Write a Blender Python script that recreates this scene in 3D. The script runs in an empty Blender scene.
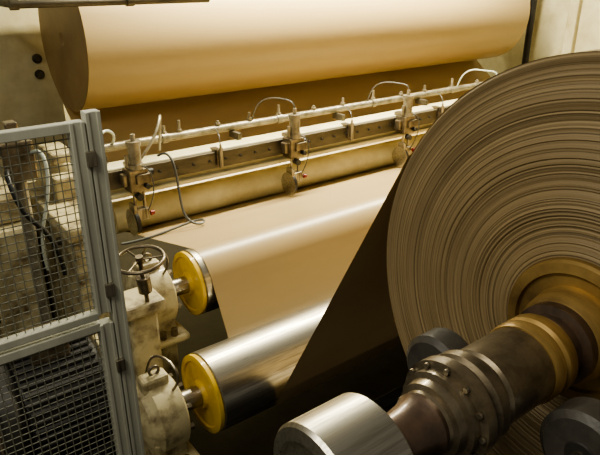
import bpy, bmesh, math, random
from mathutils import Vector, Matrix
random.seed(7)
OZ=3.2
COL=bpy.context.scene.collection
def srgb(r,g,b):
    f=lambda c:(c/255/12.92 if c/255<=.04045 else ((c/255+.055)/1.055)**2.4)
    return (f(r),f(g),f(b),1)
# ---------------- materials
def mat(name,c1,c2=None,rough=.5,metal=0,scale=6,bump=0,bscale=None,stretch=None,lo=.35,hi=.65,coat=0,rv=0,transl=0):
    m=bpy.data.materials.new(name); m.use_nodes=True
    n=m.node_tree.nodes; l=m.node_tree.links
    b=n['Principled BSDF']; b.inputs['Roughness'].default_value=rough; b.inputs['Metallic'].default_value=metal
    b.inputs['Base Color'].default_value=c1
    if coat: b.inputs['Coat Weight'].default_value=coat
    tc=n.new('ShaderNodeTexCoord'); mp=n.new('ShaderNodeMapping'); l.new(tc.outputs['Object'],mp.inputs['Vector'])
    if stretch: mp.inputs['Scale'].default_value=stretch
    if c2:
        ns=n.new('ShaderNodeTexNoise'); ns.inputs['Scale'].default_value=scale; ns.inputs['Detail'].default_value=8; ns.inputs['Roughness'].default_value=.65
        l.new(mp.outputs[0],ns.inputs['Vector'])
        cr=n.new('ShaderNodeValToRGB'); cr.color_ramp.elements[0].position=lo; cr.color_ramp.elements[1].position=hi
        cr.color_ramp.elements[0].color=c1; cr.color_ramp.elements[1].color=c2
        l.new(ns.outputs['Fac'],cr.inputs['Fac']); l.new(cr.outputs['Color'],b.inputs['Base Color'])
        if rv:
            mr=n.new('ShaderNodeMapRange'); mr.inputs['To Min'].default_value=max(.03,rough-rv); mr.inputs['To Max'].default_value=rough+rv
            mr.inputs['From Min'].default_value=.3; mr.inputs['From Max'].default_value=.7
            l.new(ns.outputs['Fac'],mr.inputs['Value']); l.new(mr.outputs[0],b.inputs['Roughness'])
    if bump:
        n2=n.new('ShaderNodeTexNoise'); n2.inputs['Scale'].default_value=bscale or scale*3; n2.inputs['Detail'].default_value=5
        l.new(mp.outputs[0],n2.inputs['Vector'])
        bp=n.new('ShaderNodeBump'); bp.inputs['Strength'].default_value=bump; bp.inputs['Distance'].default_value=.01
        l.new(n2.outputs['Fac'],bp.inputs['Height']); l.new(bp.outputs[0],b.inputs['Normal'])
    if transl:
        t=n.new('ShaderNodeBsdfTranslucent'); t.inputs['Color'].default_value=srgb(180,150,112)
        ms=n.new('ShaderNodeMixShader'); ms.inputs['Fac'].default_value=transl
        l.new(b.outputs[0],ms.inputs[1]); l.new(t.outputs[0],ms.inputs[2]); l.new(ms.outputs[0],n['Material Output'].inputs['Surface'])
    return m
KR1=srgb(172,150,108); KR2=srgb(180,158,116)
paper=mat('kraft_paper',KR1,KR2,rough=.34,scale=1.2,stretch=(.15,1,1),bump=.04,bscale=60)
paper_dark=mat('kraft_paper_web',srgb(170,148,108),srgb(178,156,114),rough=.33,scale=2,stretch=(.2,1,1),transl=.018)
paper_end=mat('kraft_paper_end',srgb(158,132,90),srgb(142,116,78),rough=.5,scale=3)
cream=mat('cream_paint',srgb(206,198,162),srgb(172,158,118),rough=.45,scale=2.5,bump=.1,lo=.4,hi=.75)
worn=mat('worn_cream_paint',srgb(188,176,138),srgb(92,74,50),rough=.5,scale=7,bump=.4,bscale=14,lo=.46,hi=.68,coat=.2)
chrome=mat('polished_chrome',srgb(205,200,186),srgb(150,144,130),rough=.36,metal=1,scale=10,stretch=(.3,6,6),rv=.1)
steel=mat('turned_steel',srgb(180,172,154),srgb(100,92,78),rough=.35,metal=.9,scale=9,stretch=(6,.6,.6),rv=.12)
galv=mat('painted_pipe',srgb(162,154,134),srgb(106,98,80),rough=.35,metal=.4,scale=9)
oily=mat('oily_steel',srgb(146,134,112),srgb(80,70,56),rough=.36,metal=.75,scale=7,bump=.25,bscale=12,coat=.3,rv=.12)
rust=mat('oily_brown_steel',srgb(98,78,62),srgb(62,52,44),rough=.35,metal=.4,scale=8,bump=.2,coat=.4)
gold=mat('brass_chuck',srgb(180,150,94),srgb(112,90,56),rough=.42,metal=.55,scale=3,stretch=(4,1,1),rv=.1)
yellow=mat('yellow_paint',srgb(214,180,60),srgb(160,122,44),rough=.4,scale=6,lo=.45,hi=.8,coat=.3)
dark=mat('dark_cast_iron',srgb(50,48,44),srgb(30,28,26),rough=.5,scale=5,bump=.3,bscale=20)
darkpad=mat('dark_rubber',srgb(76,72,66),srgb(54,51,47),rough=.45,scale=8,bump=.2,bscale=25)
black=mat('black_rubber',srgb(26,26,26),None,rough=.5)
beamgrey=mat('grey_rail_steel',srgb(100,92,76),srgb(68,62,50),rough=.45,metal=.4,scale=12,stretch=(.3,1,1))
alu=mat('aluminium_profile',srgb(188,188,172),srgb(160,160,146),rough=.45,metal=.25,scale=6,stretch=(1,1,.15))
wire=mat('galvanised_wire',srgb(120,120,106),None,rough=.5,metal=.3)
red=mat('red_plastic',srgb(130,34,28),None,rough=.4)
clear=mat('pale_hose',srgb(180,186,174),None,rough=.25)
hosegrey=mat('grey_hose',srgb(84,84,80),None,rough=.35)
floorm=mat('oily_concrete',srgb(60,55,46),srgb(36,34,30),rough=.45,scale=1.5,bump=.3,bscale=9)
wallm=mat('cream_wall_paint',srgb(210,198,154),srgb(190,174,128),rough=.7,scale=.8)
def ringmat():
    m=bpy.data.materials.new('layered_paper_edge'); m.use_nodes=True
    n=m.node_tree.nodes; l=m.node_tree.links; b=n['Principled BSDF']; b.inputs['Roughness'].default_value=.55
    tc=n.new('ShaderNodeTexCoord'); sx=n.new('ShaderNodeSeparateXYZ'); l.new(tc.outputs['Object'],sx.inputs[0])
    cm=n.new('ShaderNodeCombineXYZ'); l.new(sx.outputs['Y'],cm.inputs['X']); l.new(sx.outputs['Z'],cm.inputs['Y'])
    ln=n.new('ShaderNodeVectorMath'); ln.operation='LENGTH'; l.new(cm.outputs[0],ln.inputs[0])
    ns=n.new('ShaderNodeTexNoise'); ns.noise_dimensions='1D'; ns.inputs['Scale'].default_value=105; ns.inputs['Detail'].default_value=5; ns.inputs['Roughness'].default_value=.75
    l.new(ln.outputs['Value'],ns.inputs['W'])
    n3=n.new('ShaderNodeTexNoise'); n3.inputs['Scale'].default_value=5; n3.inputs['Detail'].default_value=3; l.new(tc.outputs['Object'],n3.inputs['Vector'])
    cr=n.new('ShaderNodeValToRGB'); e=cr.color_ramp.elements
    e[0].position=.34; e[0].color=srgb(78,64,42); e[1].position=.68; e[1].color=srgb(164,143,106)
    x=e.new(.43); x.color=srgb(136,117,84)
    l.new(ns.outputs['Fac'],cr.inputs['Fac'])
    mx=n.new('ShaderNodeMixRGB'); mx.blend_type='MULTIPLY'; mx.inputs['Fac'].default_value=.25
    l.new(cr.outputs['Color'],mx.inputs['Color1']); l.new(n3.outputs['Fac'],mx.inputs['Color2']); l.new(mx.outputs[0],b.inputs['Base Color'])
    bp=n.new('ShaderNodeBump'); bp.inputs['Strength'].default_value=.5; bp.inputs['Distance'].default_value=.005
    l.new(ns.outputs['Fac'],bp.inputs['Height']); l.new(bp.outputs[0],b.inputs['Normal'])
    return m
ring=ringmat()
# ---------------- geometry helpers (x along roller axes, y across machine, z relative to camera height)
def empty(name,loc=(0,0,0)):
    e=bpy.data.objects.new(name,None); e.location=(loc[0],loc[1],loc[2]+OZ); COL.objects.link(e); e.empty_display_size=.1
    return e
def link(name,me,m,parent=None,loc=(0,0,0),smooth=True,ang=32):
    o=bpy.data.objects.new(name,me); COL.objects.link(o); me.materials.append(m)
    if smooth:
        me.shade_smooth(); me.set_sharp_from_angle(angle=math.radians(ang))
    p=Vector((loc[0],loc[1],loc[2]+OZ))
    if parent: o.parent=parent; p=p-parent.location
    o.location=p
    return o
def lathe(name,prof,cy,cz,m,parent=None,seg=64,cap=True):
    bm=bmesh.new(); rings=[]
    x0=prof[0][0]
    for x,r in prof:
        rings.append([bm.verts.new((x-x0,r*math.cos(2*math.pi*i/seg),r*math.sin(2*math.pi*i/seg))) for i in range(seg)])
    for a,b in zip(rings,rings[1:]):
        for i in range(seg):
            j=(i+1)%seg; bm.faces.new((a[i],a[j],b[j],b[i]))
    if cap:
        bm.faces.new(rings[0])
        if cap!='first': bm.faces.new(rings[-1])
    bmesh.ops.recalc_face_normals(bm,faces=bm.faces)
    me=bpy.data.meshes.new(name); bm.to_mesh(me); bm.free()
    return link(name,me,m,parent,(x0,cy,cz))
def addbox(bm,x0,x1,y0,y1,z0,z1):
    r=bmesh.ops.create_cube(bm,size=1)
    for v in r['verts']:
        v.co=Vector(((x0+x1)/2+v.co.x*(x1-x0),(y0+y1)/2+v.co.y*(y1-y0),(z0+z1)/2+v.co.z*(z1-z0)))
    return r['verts']
def boxes(name,lst,m,parent=None,bev=.008):
    a=lst[0]; c=Vector(((a[0]+a[1])/2,(a[2]+a[3])/2,(a[4]+a[5])/2))
    bm=bmesh.new()
    for q in lst: addbox(bm,q[0]-c.x,q[1]-c.x,q[2]-c.y,q[3]-c.y,q[4]-c.z,q[5]-c.z)
    me=bpy.data.meshes.new(name); bm.to_mesh(me); bm.free()
    o=link(name,me,m,parent,c,smooth=False)
    if bev:
        md=o.modifiers.new('bevel','BEVEL'); md.width=bev; md.segments=2; md.limit_method='ANGLE'
    return o
def rods(name,lst,m,parent=None,seg=16):
    bm=bmesh.new(); c=(Vector(lst[0][0])+Vector(lst[0][1]))/2
    for p0,p1,r in lst:
        p0=Vector(p0)-c; p1=Vector(p1)-c; d=p1-p0
        M=Matrix.Translation((p0+p1)/2)@d.to_track_quat('Z','Y').to_matrix().to_4x4()
        bmesh.ops.create_cone(bm,cap_ends=True,segments=seg,radius1=r,radius2=r,depth=d.length,matrix=M)
    me=bpy.data.meshes.new(name); bm.to_mesh(me); bm.free()
    return link(name,me,m,parent,c)
def hose(name,pts,r,m,parent=None,cyc=False):
    cu=bpy.data.curves.new(name,'CURVE'); cu.dimensions='3D'; cu.bevel_depth=r; cu.bevel_resolution=3; cu.resolution_u=10; cu.use_fill_caps=True
    sp=cu.splines.new('NURBS'); sp.points.add(len(pts)-1); sp.order_u=4 if len(pts)>3 else 3; sp.use_endpoint_u=not cyc; sp.use_cyclic_u=cyc
    c=Vector(pts[0])
    for q,p in zip(sp.points,pts): q.co=(*(Vector(p)-c),1)
    tmp=bpy.data.objects.new('tmp',cu); COL.objects.link(tmp)
    dg=bpy.context.evaluated_depsgraph_get(); dg.update(); me=bpy.data.meshes.new_from_object(tmp.evaluated_get(dg))
    bpy.data.objects.remove(tmp); me.materials.clear()
    return link(name,me,m,parent,c)
def torus(name,c,axis,R,r,m,parent=None,seg=48,ms=12):
    bm=bmesh.new(); q=Vector(axis).to_track_quat('Z','Y'); vs=[]
    for i in range(seg):
        a=2*math.pi*i/seg
        vs.append([bm.verts.new(q@Vector(((R+r*math.cos(b))*math.cos(a),(R+r*math.cos(b))*math.sin(a),r*math.sin(b)))) for b in [2*math.pi*k/ms for k in range(ms)]])
    for i in range(seg):
        for k in range(ms):
            bm.faces.new((vs[i][k],vs[(i+1)%seg][k],vs[(i+1)%seg][(k+1)%ms],vs[i][(k+1)%ms]))
    bmesh.ops.recalc_face_normals(bm,faces=bm.faces)
    me=bpy.data.meshes.new(name); bm.to_mesh(me); bm.free()
    return link(name,me,m,parent,c)

XW=1.70; XE=7.95
BIG=(.772,-1.062,.862); CH=(2.72,-2.37,.252); UP=(3.45,-2.03,.235); LO=(4.80,-1.97,.14); BK=(5.80,-.57,.65)
FL=-OZ
# ---------------- shell
boxes('floor',[(-3,12,-3,9.6,FL-.1,FL)],floorm,bev=0)
boxes('wall_back',[(-3,12,9.5,9.6,FL,2.4)],wallm,bev=0)
boxes('wall_right',[(11.9,12,-3,9.6,FL,2.4)],wallm,bev=0)
# ---------------- foreground paper roll
e=empty('paper_roll',(XW,BIG[0],BIG[1]))
prof=[]; N=150; r0=.13
for i in range(N+1):
    r=r0+(BIG[2]-r0)*i/N
    prof.append((XW+random.uniform(-.003,.003)+(.008 if i>N-2 else 0)+.006*math.sin(i*.19),r))
lathe('wound_edge',prof,BIG[0],BIG[1],ring,e,seg=192,cap=False)
lathe('wound_paper',[(XW+.006,BIG[2]),(XE,BIG[2]),(XE,.13)],BIG[0],BIG[1],paper,e,seg=192,cap=False)
lathe('core_chuck',[(XW+.05,.24),(XW-.02,.24),(XW-.03,.232),(XW-.035,.20),(XW-.02,.195),(XW-.02,.155),(XW-.09,.145),(XW-.12,.12)],BIG[0],BIG[1],gold,e,seg=96)
# ---------------- reel shaft
e=empty('reel_shaft',(1.2,BIG[0],BIG[1]))
def sh(n,p,m): lathe(n,p,BIG[0],BIG[1],m,e,seg=72)
sh('hub',[(1.60,.13),(1.56,.13),(1.55,.105),(1.50,.105),(1.49,.12)],rust)
sh('bearing_ring',[(1.50,.120),(1.49,.125),(1.455,.125),(1.445,.117),(1.44,.117),(1.43,.125),(1.40,.125),(1.39,.12)],gold)
sh('bearing_body',[(1.40,.112),(1.385,.117),(1.20,.117),(1.19,.109),(1.17,.109),(1.16,.132),(1.13,.132),(1.12,.12),(1.10,.12)],oily)
sh('flange',[(1.10,.11),(1.095,.14),(1.06,.14),(1.055,.12),(1.03,.12),(1.025,.105),(1.0,.10),(.995,.085),(.98,.08)],oily)
sh('neck',[(.985,.082),(.97,.086),(.95,.075),(.90,.068),(.83,.066)],rust)
sh('end_collar',[(.845,.05),(.84,.082),(.815,.088),(.80,.08)],steel)
sh('end_drum',[(.81,.06),(.808,.148),(.80,.157),(.63,.157),(.62,.15),(.615,.12),(.625,.115),(.625,.03),(.615,.02)],chrome)
rods('bolts',[((1.055,BIG[0]+.128*math.cos(a),BIG[1]+.128*math.sin(a)),(1.047,BIG[0]+.128*math.cos(a),BIG[1]+.128*math.sin(a)),.008) for a in [k*math.pi/6 for k in range(12)]],steel,e,8)
rods('core_tube',[((1.5,BIG[0],BIG[1]),(XE+.4,BIG[0],BIG[1]),.10)],oily,e,48)
# support rollers carrying the shaft and their stand
def support(name,x,y,z):
    e=empty(name,(x,y,z))
    lathe('roller_tyre',[(x-.055,.08),(x-.055,.103),(x-.04,.122),(x+.04,.122),(x+.055,.105),(x+.055,.08)],y,z,darkpad,e,seg=64)
    lathe('roller_hub',[(x-.06,.02),(x-.06,.04),(x-.05,.045),(x-.05,.08),(x+.055,.08)],y,z,dark,e,seg=48)
    boxes('bracket',[(x+.065,x+.10,y-.06,y+.06,-2.24,z+.05)],dark,e,.012)
    rods('axle',[((x-.065,y,z),(x+.11,y,z),.018)],steel,e,16)
support('support_roller',1.38,1.035,-1.215); support('support_roller',1.345,.51,-1.15)
e=empty('reel_stand',(1.3,.78,-2.3))
boxes('pedestal',[(1.1,1.6,.40,1.16,FL,-2.25),(1.05,1.65,.3,1.26,FL,FL+.06)],dark,e,.02)
boxes('far_pedestal',[(XE+.2,XE+.5,.55,1.0,FL,BIG[1]-.1)],dark,e,.02)
# ---------------- back roll
e=empty('paper_roll',(XW,BK[0],BK[1]))
lathe('wound_paper',[(XW+.003,BK[2]),(XE,BK[2])],BK[0],BK[1],paper,e,seg=160,cap=False)
lathe('wound_edge',[(XW+.02,.02),(XW+.01,.05),(XW,.06),(XW,.3),(XW,.5),(XW,BK[2]),],BK[0],BK[1],paper_end,e,seg=160,cap='first')
lathe('wound_edge_far',[(XE,.12),(XE,BK[2])],BK[0],BK[1],ring,e,seg=160,cap=False)
rods('spindle',[((XE-.5,BK[0],BK[1]),(XE+.6,BK[0],BK[1]),.1)],steel,e,40)
# ---------------- guide rollers
def roller(name,xa,c,m,fill=False):
    e=empty(name,(xa,c[0],c[1])); r=c[2]
    lathe('shell',[(xa+.03,r*.8),(xa+.03,r-.012),(xa+.04,r),(XE+.2,r),(XE+.2,r*.8)],c[0],c[1],m,e,seg=96)
    lathe('end_disc',[(xa+.028,r*.985),(xa+.004,r*.985),(xa,r*.95),(xa,r*.84),(xa+.012,r*.81),(xa+.012,r*.36),(xa-.012,r*.33),(xa-.012,r*.25)],c[0],c[1],yellow,e,seg=80)
    lathe('journal',[(xa+.02,r*.26),(xa-.12,r*.26),(xa-.125,r*.3),(xa-.14,r*.3),(xa-.145,r*.22),(xa-.155,r*.22)],c[0],c[1],chrome,e,seg=40)
    rods('far_journal',[((XE+.2,c[0],c[1]),(XE+.6,c[0],c[1]),r*.25)],steel,e)
roller('guide_roller',1.62,UP,chrome)
roller('guide_roller',1.30,CH,chrome)
e=empty('press_roller',(1.6,LO[0],LO[1]))
lathe('shell',[(1.6,.05),(1.6,LO[2]),(XE+.1,LO[2]),(XE+.1,.05)],LO[0],LO[1],cream,e)
rods('journal',[((1.25,LO[0],LO[1]),(XE+.6,LO[0],LO[1]),.05)],steel,e)
# ---------------- web
def tang(c1,s1,c2,s2):
    D=Vector((c2[0]-c1[0],c2[1]-c1[1])); k=s2*c2[2]-s1*c1[2]
    th=math.atan2(D.y,D.x)-math.asin(k/D.length)
    n=Vector((-math.sin(th),math.cos(th)))
    return Vector(c1[:2])-s1*c1[2]*n, Vector(c2[:2])-s2*c2[2]*n
g=.004
cs=[((BK[0],BK[1],BK[2]+g),-1),((LO[0],LO[1],LO[2]+g),-1),((UP[0],UP[1],UP[2]+g),1),((CH[0],CH[1],CH[2]+g),-1),((BIG[0],BIG[1],BIG[2]+g),1)]
segs=[tang(cs[i][0],cs[i][1],cs[i+1][0],cs[i+1][1]) for i in range(4)]
path=[segs[0][0],segs[0][1]]
for i in range(1,4):
    c,s=cs[i]; cc=Vector(c[:2]); a0=math.atan2(*(segs[i-1][1]-cc).yx); a1=math.atan2(*(segs[i][0]-cc).yx)
    if s>0:
        while a1<a0: a1+=2*math.pi
    else:
        while a1>a0: a1-=2*math.pi
    for k in range(1,25):
        a=a0+(a1-a0)*k/24; path.append(cc+c[2]*Vector((math.cos(a),math.sin(a))))
    path.append(segs[i][1])
bm=bmesh.new(); rows=[]
for p in path: rows.append([bm.verts.new((x,p.x-path[0].x,p.y-path[0].y)) for x in (0,XE-XW)])
for a,b in zip(rows,rows[1:]): bm.faces.new((a[0],a[1],b[1],b[0]))
me=bpy.data.meshes.new('paper_web'); bm.to_mesh(me); bm.free()
link('paper_web',me,paper_dark,None,(XW,path[0].x,path[0].y))
# ---------------- slitter beam
e=empty('slitter_beam',(1.4,4.7,-1.55))
boxes('box_girder',[(1.35,XE+.3,4.62,4.82,-1.74,-1.475)],cream,e,.02)
boxes('slide_rail',[(1.42,XE,4.565,4.618,-1.635,-1.485)],beamgrey,e,.006)
boxes('lower_lip',[(1.42,XE,4.56,4.618,-1.72,-1.68)],cream,e,.01)
rods('rail_bolts',[((1.5+i*.16,4.548,-1.558),(1.5+i*.16,4.57,-1.558),.011) for i in range(40)],dark,e,8)
e=empty('air_pipe',(1.4,4.95,-1.40))
PY,PZ=4.90,-1.375
rods('pipe',[((1.40,PY,PZ),(XE+.3,PY,PZ),.036)],galv,e,24)
xs=[1.62,2.2,2.35,2.75,3.1,3.45,3.9,4.3,4.75,5.2,5.6,6.1,6.6,7.1,7.6]
rods('nipples',[((x,PY,PZ),(x,PY,PZ+.08+.03*(i%3)),.014) for i,x in enumerate(xs)]+[((x,PY,PZ+.04),(x,PY,PZ+.06),.024) for x in xs],galv,e,10)
rods('couplings',[((x-.03,PY,PZ),(x+.03,PY,PZ),.046) for x in (2.2,3.45,4.75,6.1)],galv,e,24)
boxes('pipe_brackets',[(x-.02,x+.02,4.76,4.93,-1.475,-1.41) for x in (1.6,2.9,4.2,5.5,6.8,7.9)],beamgrey,e,.005)
# slitter knife holders
def holder(x,k=0):
    e=empty('slitter_knife_holder',(x,4.5,-1.55))
    boxes('clamp_block',[(x-.08,x+.08,4.42,4.562,-1.65,-1.46),(x-.05,x+.05,4.47,4.62,-1.47,-1.43),(x-.03,x+.10,4.40,4.46,-1.58,-1.50),(x-.12,x-.08,4.46,4.54,-1.60,-1.50)],oily,e,.008)
    rods('air_cylinder',[((x,4.47,-1.45),(x,4.47,-1.26),.05),((x,4.47,-1.27),(x,4.47,-1.235),.06),((x,4.47,-1.46),(x,4.47,-1.42),.062),((x,4.47,-1.24),(x,4.47,-1.18),.018),((x-.07,4.47,-1.44),(x-.07,4.47,-1.34),.016)],galv,e,20)
    rods('guide_rods',[((x-.04,4.47,-1.60),(x-.04,4.47,-1.86),.013),((x+.04,4.47,-1.60),(x+.04,4.47,-1.86),.013)],steel,e,12)
    boxes('knife_carrier',[(x-.06,x+.06,4.43,4.51,-1.90,-1.80),(x-.085,x-.055,4.40,4.50,-1.86,-1.74)],steel,e,.008)
    lathe('knife_disc',[(x-.10,.02),(x-.10,.07),(x-.095,.115),(x-.09,.07),(x-.085,.02)],4.45,-1.90,chrome,e,seg=48)
    lathe('knife_guard',[(x-.082,.03),(x-.082,.095),(x-.05,.095),(x-.05,.03)],4.45,-1.90,dark,e,seg=40)
    rods('locking_knob',[((x+.06,4.41,-1.84),(x+.09,4.41,-1.84),.02)],red,e,14)
    rods('adjust_knob',[((x+.07,4.50,-1.52),(x+.15,4.50,-1.52),.03),((x-.02,4.44,-1.68),(x-.02,4.38,-1.68),.028),((x+.05,4.44,-1.60),(x+.05,4.37,-1.60),.02)],dark,e,16)
    if k in (1,2,3): hose('air_hose',[(x,4.47,-1.19),(x,4.47,-1.12),(x-.05,4.58,-1.08-.02*k),(x-.14,4.75,-1.10),(x-.20,4.86,-1.2),(x-.20,PY,PZ)],.006 if k<3 else .009,hosegrey if k<3 else clear,e)
    hose('feed_hose',[(x+.02,4.43,-1.44),(x+.07,4.36,-1.42),(x+.11,4.36,-1.60),(x+.09,4.42,-1.75),(x+.05,4.43,-1.82)],.005,hosegrey,e)
for i,x in enumerate((1.74,3.33,4.86,6.4,7.6)): holder(x,i)
def sensor(x):
    e=empty('web_sensor',(x,4.55,-1.5))
    boxes('clip',[(x-.03,x+.03,4.54,4.66,-1.495,-1.46),(x-.03,x+.03,4.53,4.565,-1.60,-1.46)],oily,e,.004)
    rods('head',[((x,4.52,-1.62),(x,4.52,-1.44),.02),((x,4.52,-1.45),(x,4.52,-1.41),.01)],steel,e,14)
    hose('cable',[(x,4.52,-1.41),(x,4.53,-1.34),(x+.05,4.65,-1.30),(x+.10,4.8,-1.33),(x+.12,PY,PZ)],.004,hosegrey,e)
for x in (2.55,4.1,5.5): sensor(x)
e=empty('air_hose_bundle',(2.0,4.4,-1.6))
hose('looped_hose',[(1.95,4.5,-1.40),(2.0,4.35,-1.3),(2.02,4.3,-1.6),(1.98,4.2,-1.88),(2.1,4.1,-1.93),(2.2,4.2,-1.92),(2.1,4.3,-1.95),(1.7,4.22,-1.98),(1.45,4.2,-1.95)],.010,hosegrey,e)
hose('pale_hose',[(1.48,4.6,-1.45),(1.5,4.6,-1.2),(1.6,4.65,-1.12),(1.72,4.75,-1.25),(1.72,4.9,-1.35)],.012,clear,e)
hose('steel_line',[(2.1,4.8,-1.45),(2.12,4.75,-1.05),(2.05,4.6,-1.15),(1.9,4.5,-1.3),(1.8,4.5,-1.4)],.012,galv,e)
# ---------------- side frames
e=empty('press_frame',(1.1,5,-2))
boxes('lower_panel',[(1.02,1.2,3.9,7.6,FL,-1.62),(.98,1.24,3.86,7.6,-1.70,-1.60),(.96,1.02,4.5,4.75,FL,-1.7),(.96,1.02,5.6,5.85,FL,-1.7)],worn,e,.015)
boxes('upright_column',[(.5,1.9,6.75,7.1,FL,2.0),(.95,1.02,6.66,6.76,FL,2.0)],cream,e,.02)
boxes('beam_bracket',[(1.1,1.34,4.45,5.05,-1.75,-1.42),(1.15,1.33,4.6,5.0,-1.36,-1.28),(1.05,1.28,4.2,4.5,-2.2,-1.8)],worn,e,.02)
boxes('cross_tie',[(1.02,1.2,3.35,3.9,-2.7,-2.42)],worn,e,.02)
rods('frame_bolts',[((1.70,6.76,z),(1.70,6.70,z),.03) for z in (-.84,-1.0)]+[((1.70,6.76,z),(1.70,6.735,z),.05) for z in (-.84,-1.0)]+[((1.02,4.2+.45*i,-1.8),(.985,4.2+.45*i,-1.8),.03) for i in range(7)],beamgrey,e,12)
e=empty('drive_side_frame',(9,5,-2))
boxes('far_panel',[(8.85,9.1,2.4,7.6,FL,1.5)],cream,e,.02)
boxes('far_ribs',[(8.75,8.86,y,y+.15,FL,1.5) for y in (3.0,4.9,6.8)],cream,e,.02)
rods('far_pipe',[((8.55,5.5,FL),(8.55,5.5,1.5),.05)],dark,e)
# ---------------- bearing housings
def housing(name,xa,xb,c,r,base):
    e=empty(name,((xa+xb)/2,c[0],c[1]))
    lathe('housing_body',[(xb+.01,r*.25),(xb+.01,r*.62),(xb-.005,r*.66),(xb-.005,r*.9),(xb-.02,r),(xa+.05,r),(xa+.03,r*.88),(xa,r*.8),(xa-.03,r*.5),(xa-.035,r*.2)],c[0],c[1],worn,e,seg=48)
    rods('cap_bolts',[((xb-.01,c[0]+r*.78*math.cos(a),c[1]+r*.78*math.sin(a)),(xb+.028,c[0]+r*.78*math.cos(a),c[1]+r*.78*math.sin(a)),.02) for a in [k*math.pi/4+.3 for k in range(8)]],oily,e,6)
    boxes('pedestal',[(xa,xb-.02,c[0]-r*.8,c[0]+r*.8,base,c[1]-r*.3),(xa-.05,xb+.03,c[0]-r*1.3,c[0]+r*1.3,c[1]-r*1.25,c[1]-r*1.0),(xa+.02,xb-.04,c[0]-.05,c[0]+.05,c[1]+r*.8,c[1]+r*1.25)],worn,e,.02)
    rods('bolt_studs',[((( xa+xb)/2+sx*.04,c[0]+sy*r*1.12,c[1]-r*1.0),((xa+xb)/2+sx*.04,c[0]+sy*r*1.12,c[1]-r*.75),.022) for sx in (-1,1) for sy in (-1,1)],oily,e,6)
    torus('eye_bolt',((xa+xb)/2,c[0],c[1]+r*1.35),(0,1,0),.028,.009,oily,e,24,8)
    hose('grease_line',[(xb-.05,c[0]-.1,c[1]+r*.9),(xb-.02,c[0]-.2,c[1]+r*1.5),(xb-.05,c[0]-.05,c[1]+r*1.9),(xb-.1,c[0]+.1,c[1]+r*1.6),(xb-.12,c[0]+.12,c[1]+r*.7)],.008,oily,e)
housing('bearing_housing',.92,1.14,CH,.22,FL)
housing('bearing_housing',1.24,1.46,UP,.21,FL)
# adjusting handwheel on jack column
e=empty('handwheel',(1.10,2.92,-1.49))
hc=Vector((1.11,2.95,-1.49)); ax=Vector((-.1,-.1,1)).normalized()
torus('rim',hc,ax,.135,.011,oily,e)
q=ax.to_track_quat('Z','Y')
rods('spokes',[(hc,hc+q@Vector((.13*math.cos(a),.13*math.sin(a),0)),.006) for a in [k*math.pi*2/3+.4 for k in range(3)]],oily,e,10)
rods('hub_and_stem',[(hc-ax*.02,hc+ax*.02,.022),(hc-ax*.35,hc,.013),(hc-ax*.22,hc-ax*.12,.04)],oily,e,16)
boxes('jack_column',[(1.02,1.20,2.98,3.16,FL,-1.82),(.98,1.24,2.94,3.19,-1.86,-1.78)],worn,e,.02)
# ---------------- safety fence
FY=1.8
e=empty('safety_fence',(.56,FY,-1.2))
def prof_v(n,x0,x1,z0,z1):
    boxes(n,[(x0,x1,FY-.016,FY+.022,z0,z1),(x0,x0+.012,FY-.022,FY-.014,z0,z1),(x1-.012,x1,FY-.022,FY-.014,z0,z1)],alu,e,.002)
prof_v('post',.556,.602,FL,-.385)
prof_v('upper_panel_stile',.506,.552,-1.06,-.41); prof_v('lower_panel_stile',.506,.552,FL+.1,-1.10)
boxes('rails',[(-1.2,.51,FY-.018,FY+.018,-.440,-.41),(-1.2,.51,FY-.018,FY+.018,-1.077,-1.05),(-1.2,.51,FY-.018,FY+.018,-1.122,-1.09),(-1.2,.51,FY-.018,FY+.018,FL+.1,FL+.14)],alu,e,.003)
boxes('post_far',[(-1.25,-1.2,FY-.02,FY+.02,FL,-.385)],alu,e,.003)
boxes('hinges',[(.54,.57,FY-.034,FY-.02,z,z+.05) for z in (-.55,-1.0,-1.3)],steel,e,.003)
ws=[]
x=.49
while x>-1.19:
    ws.append(((x,FY,-.43),(x,FY,-1.06),.0018)); ws.append(((x,FY,-1.1),(x,FY,FL+.12),.0018)); x-=.026
z=-.46
while z>FL+.12:
    if not(-1.12<z<-1.05): ws.append(((-1.2,FY+.003,z),(.515,FY+.003,z),.0018))
    z-=.026
rods('wire_mesh',ws,wire,e,5)
# ---------------- drive motor behind the fence
e=empty('drive_motor',(.6,3.6,-2.2))
my,mz=3.30,-2.42
rods('motor_body',[((.40,my,mz),(.86,my,mz),.33)],dark,e,56)
lathe('fan_cowl',[(.40,.30),(.34,.36),(.27,.36),(.25,.33),(.26,.30),(.33,.28),(.33,.10),(.30,.08)],my,mz,dark,e,seg=56)
rods('cooling_fins',[((.41,my+.34*math.cos(a),mz+.34*math.sin(a)),(.84,my+.34*math.cos(a),mz+.34*math.sin(a)),.016) for a in [k*math.pi/20 for k in range(40)]],dark,e,6)
for i,r in enumerate((.08,.14,.20,.26,.32)): torus('fan_guard_%d'%i,(.26,my,mz),(1,0,0),r,.008,oily,e,40,6)
rods('fan_guard_spokes',[((.26,my,mz),(.26,my+.33*math.cos(a),mz+.33*math.sin(a)),.007) for a in [k*math.pi/3 for k in range(6)]],oily,e,6)
boxes('terminal_box',[(.50,.72,my-.12,my+.12,mz+.33,mz+.46)],oily,e,.015)
boxes('motor_base',[(.36,.84,my-.3,my+.3,FL,mz-.28)],dark,e,.02)
rods('yellow_tag',[((.255,my-.02,mz),(.245,my-.02,mz),.05)],yellow,e,24)
e=empty('gearbox',(.7,4.8,-1.9))
boxes('gear_case',[(.45,.93,4.5,5.5,FL,-1.75),(.5,.9,4.6,5.2,-1.75,-1.5)],worn,e,.05)
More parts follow.
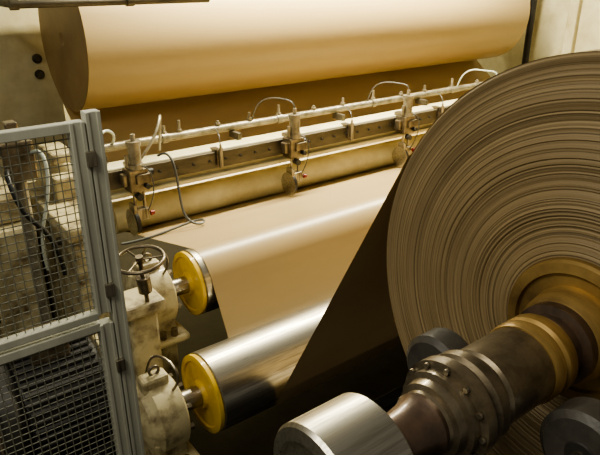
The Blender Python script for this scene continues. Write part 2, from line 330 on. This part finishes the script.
lathe('input_cover',[(.44,.05),(.43,.14),(.45,.2),(.46,.22)],4.9,-2.1,worn,e,seg=40)
rods('cover_bolts',[((.42,4.9+.17*math.cos(a),-2.1+.17*math.sin(a)),(.46,4.9+.17*math.cos(a),-2.1+.17*math.sin(a)),.02) for a in [k*math.pi/3 for k in range(6)]],dark,e,6)
e=empty('valve_manifold',(.7,4.4,-1.1))
boxes('manifold_block',[(.72,.92,4.1,4.3,-1.28,-1.02),(.78,.86,4.15,4.25,-1.02,-.9)],oily,e,.01)
rods('manifold_post',[((.82,4.2,FL),(.82,4.2,-1.25),.04)],galv,e)
hose('hose_a',[(.9,4.1,-1.1),(.95,3.9,-1.0),(.92,3.85,-1.4),(.8,3.9,-1.6),(.85,4.0,-1.9)],.012,clear,e)
hose('hose_b',[(.74,4.1,-1.2),(.68,3.9,-1.1),(.7,3.8,-1.5),(.9,3.85,-1.55),(.92,3.85,-1.9)],.016,black,e)
hose('hose_c',[(.72,4.2,-1.1),(.5,4.2,-1.0),(.45,4.2,-1.5),(.5,4.2,-2.0),(.5,4.2,-2.3)],.02,black,e)
# ---------------- slotted floor plate below the web
e=empty('slotted_floor_plate',(2.6,2.0,-2.8))
boxes('side_rims',[(1.75,1.85,1.3,2.35,-2.86,-2.78),(4.5,4.6,1.3,2.35,-2.86,-2.78),(1.75,4.6,1.3,1.4,-2.86,-2.78),(1.75,4.6,2.3,2.4,-2.86,-2.78)],dark,e,.01)
boxes('slats',[(1.85+.12*i,1.92+.12*i,1.4,2.3,-2.85,-2.80) for i in range(22)],dark,e,.006)
boxes('legs',[(x,x+.08,y,y+.08,FL,-2.86) for x in (1.76,4.5) for y in (1.31,2.31)],dark,e,.004)
e=empty('overhead_rail',(1.9,4.95,-.22))
rods('rail_tube',[((1.15,4.95,-.228),(2.75,4.95,-.228),.03),((1.15,4.95,-.228),(1.15,6.8,-.228),.03),((1.12,4.95,-.228),(1.18,4.95,-.228),.04),((2.0,4.95,-.228),(2.06,4.95,-.228),.04)],beamgrey,e,20)
# ---------------- lamps
def lamp(name,x,y,z,L,W,en,col,tilt=0):
    e=empty(name,(x,y,z+.03))
    boxes('lamp_housing',[(x-L/2-.03,x+L/2+.03,y-W/2-.03,y+W/2+.03,z+.02,z+.10)],alu,e,.01)
    ld=bpy.data.lights.new(name+'_light','AREA'); ld.shape='RECTANGLE'; ld.size=L; ld.size_y=W; ld.energy=en; ld.color=col
    o=bpy.data.objects.new(name+'_light',ld); COL.objects.link(o); o.parent=e; o.location=(0,0,-.04); o.rotation_euler=(tilt,0,0)
lamp('foreground_fill',4.7,4.85,1.15,4.6,.3,700,(1,.94,.71))
lamp('foreground_fill',3.5,7.8,1.7,6,.3,240,(1,.94,.70))
lamp('foreground_fill',-.7,1.2,1.5,.5,2.4,98,(1,.95,.80))  # unseen fill added to brighten the foreground roll face, housing included
w=bpy.data.worlds.new('world'); bpy.context.scene.world=w; w.use_nodes=True
w.node_tree.nodes['Background'].inputs[0].default_value=(1,.94,.80,1); w.node_tree.nodes['Background'].inputs[1].default_value=.17
bpy.context.scene.view_settings.look='AgX - Medium High Contrast'
# ---------------- camera
pitch=math.radians(23.2); yaw=math.radians(52.8)
h=Vector((math.cos(yaw),math.sin(yaw),0)); fwd=h*math.cos(pitch)+Vector((0,0,-math.sin(pitch)))
right=Vector((math.sin(yaw),-math.cos(yaw),0)); up=right.cross(fwd)
cam=bpy.data.cameras.new('camera'); co=bpy.data.objects.new('camera',cam); COL.objects.link(co)
M=Matrix((right,up,-fwd)).transposed().to_4x4(); M.translation=(0,0,OZ); co.matrix_world=M
cam.sensor_width=36; cam.lens=36; cam.clip_start=.05
bpy.context.scene.camera=co
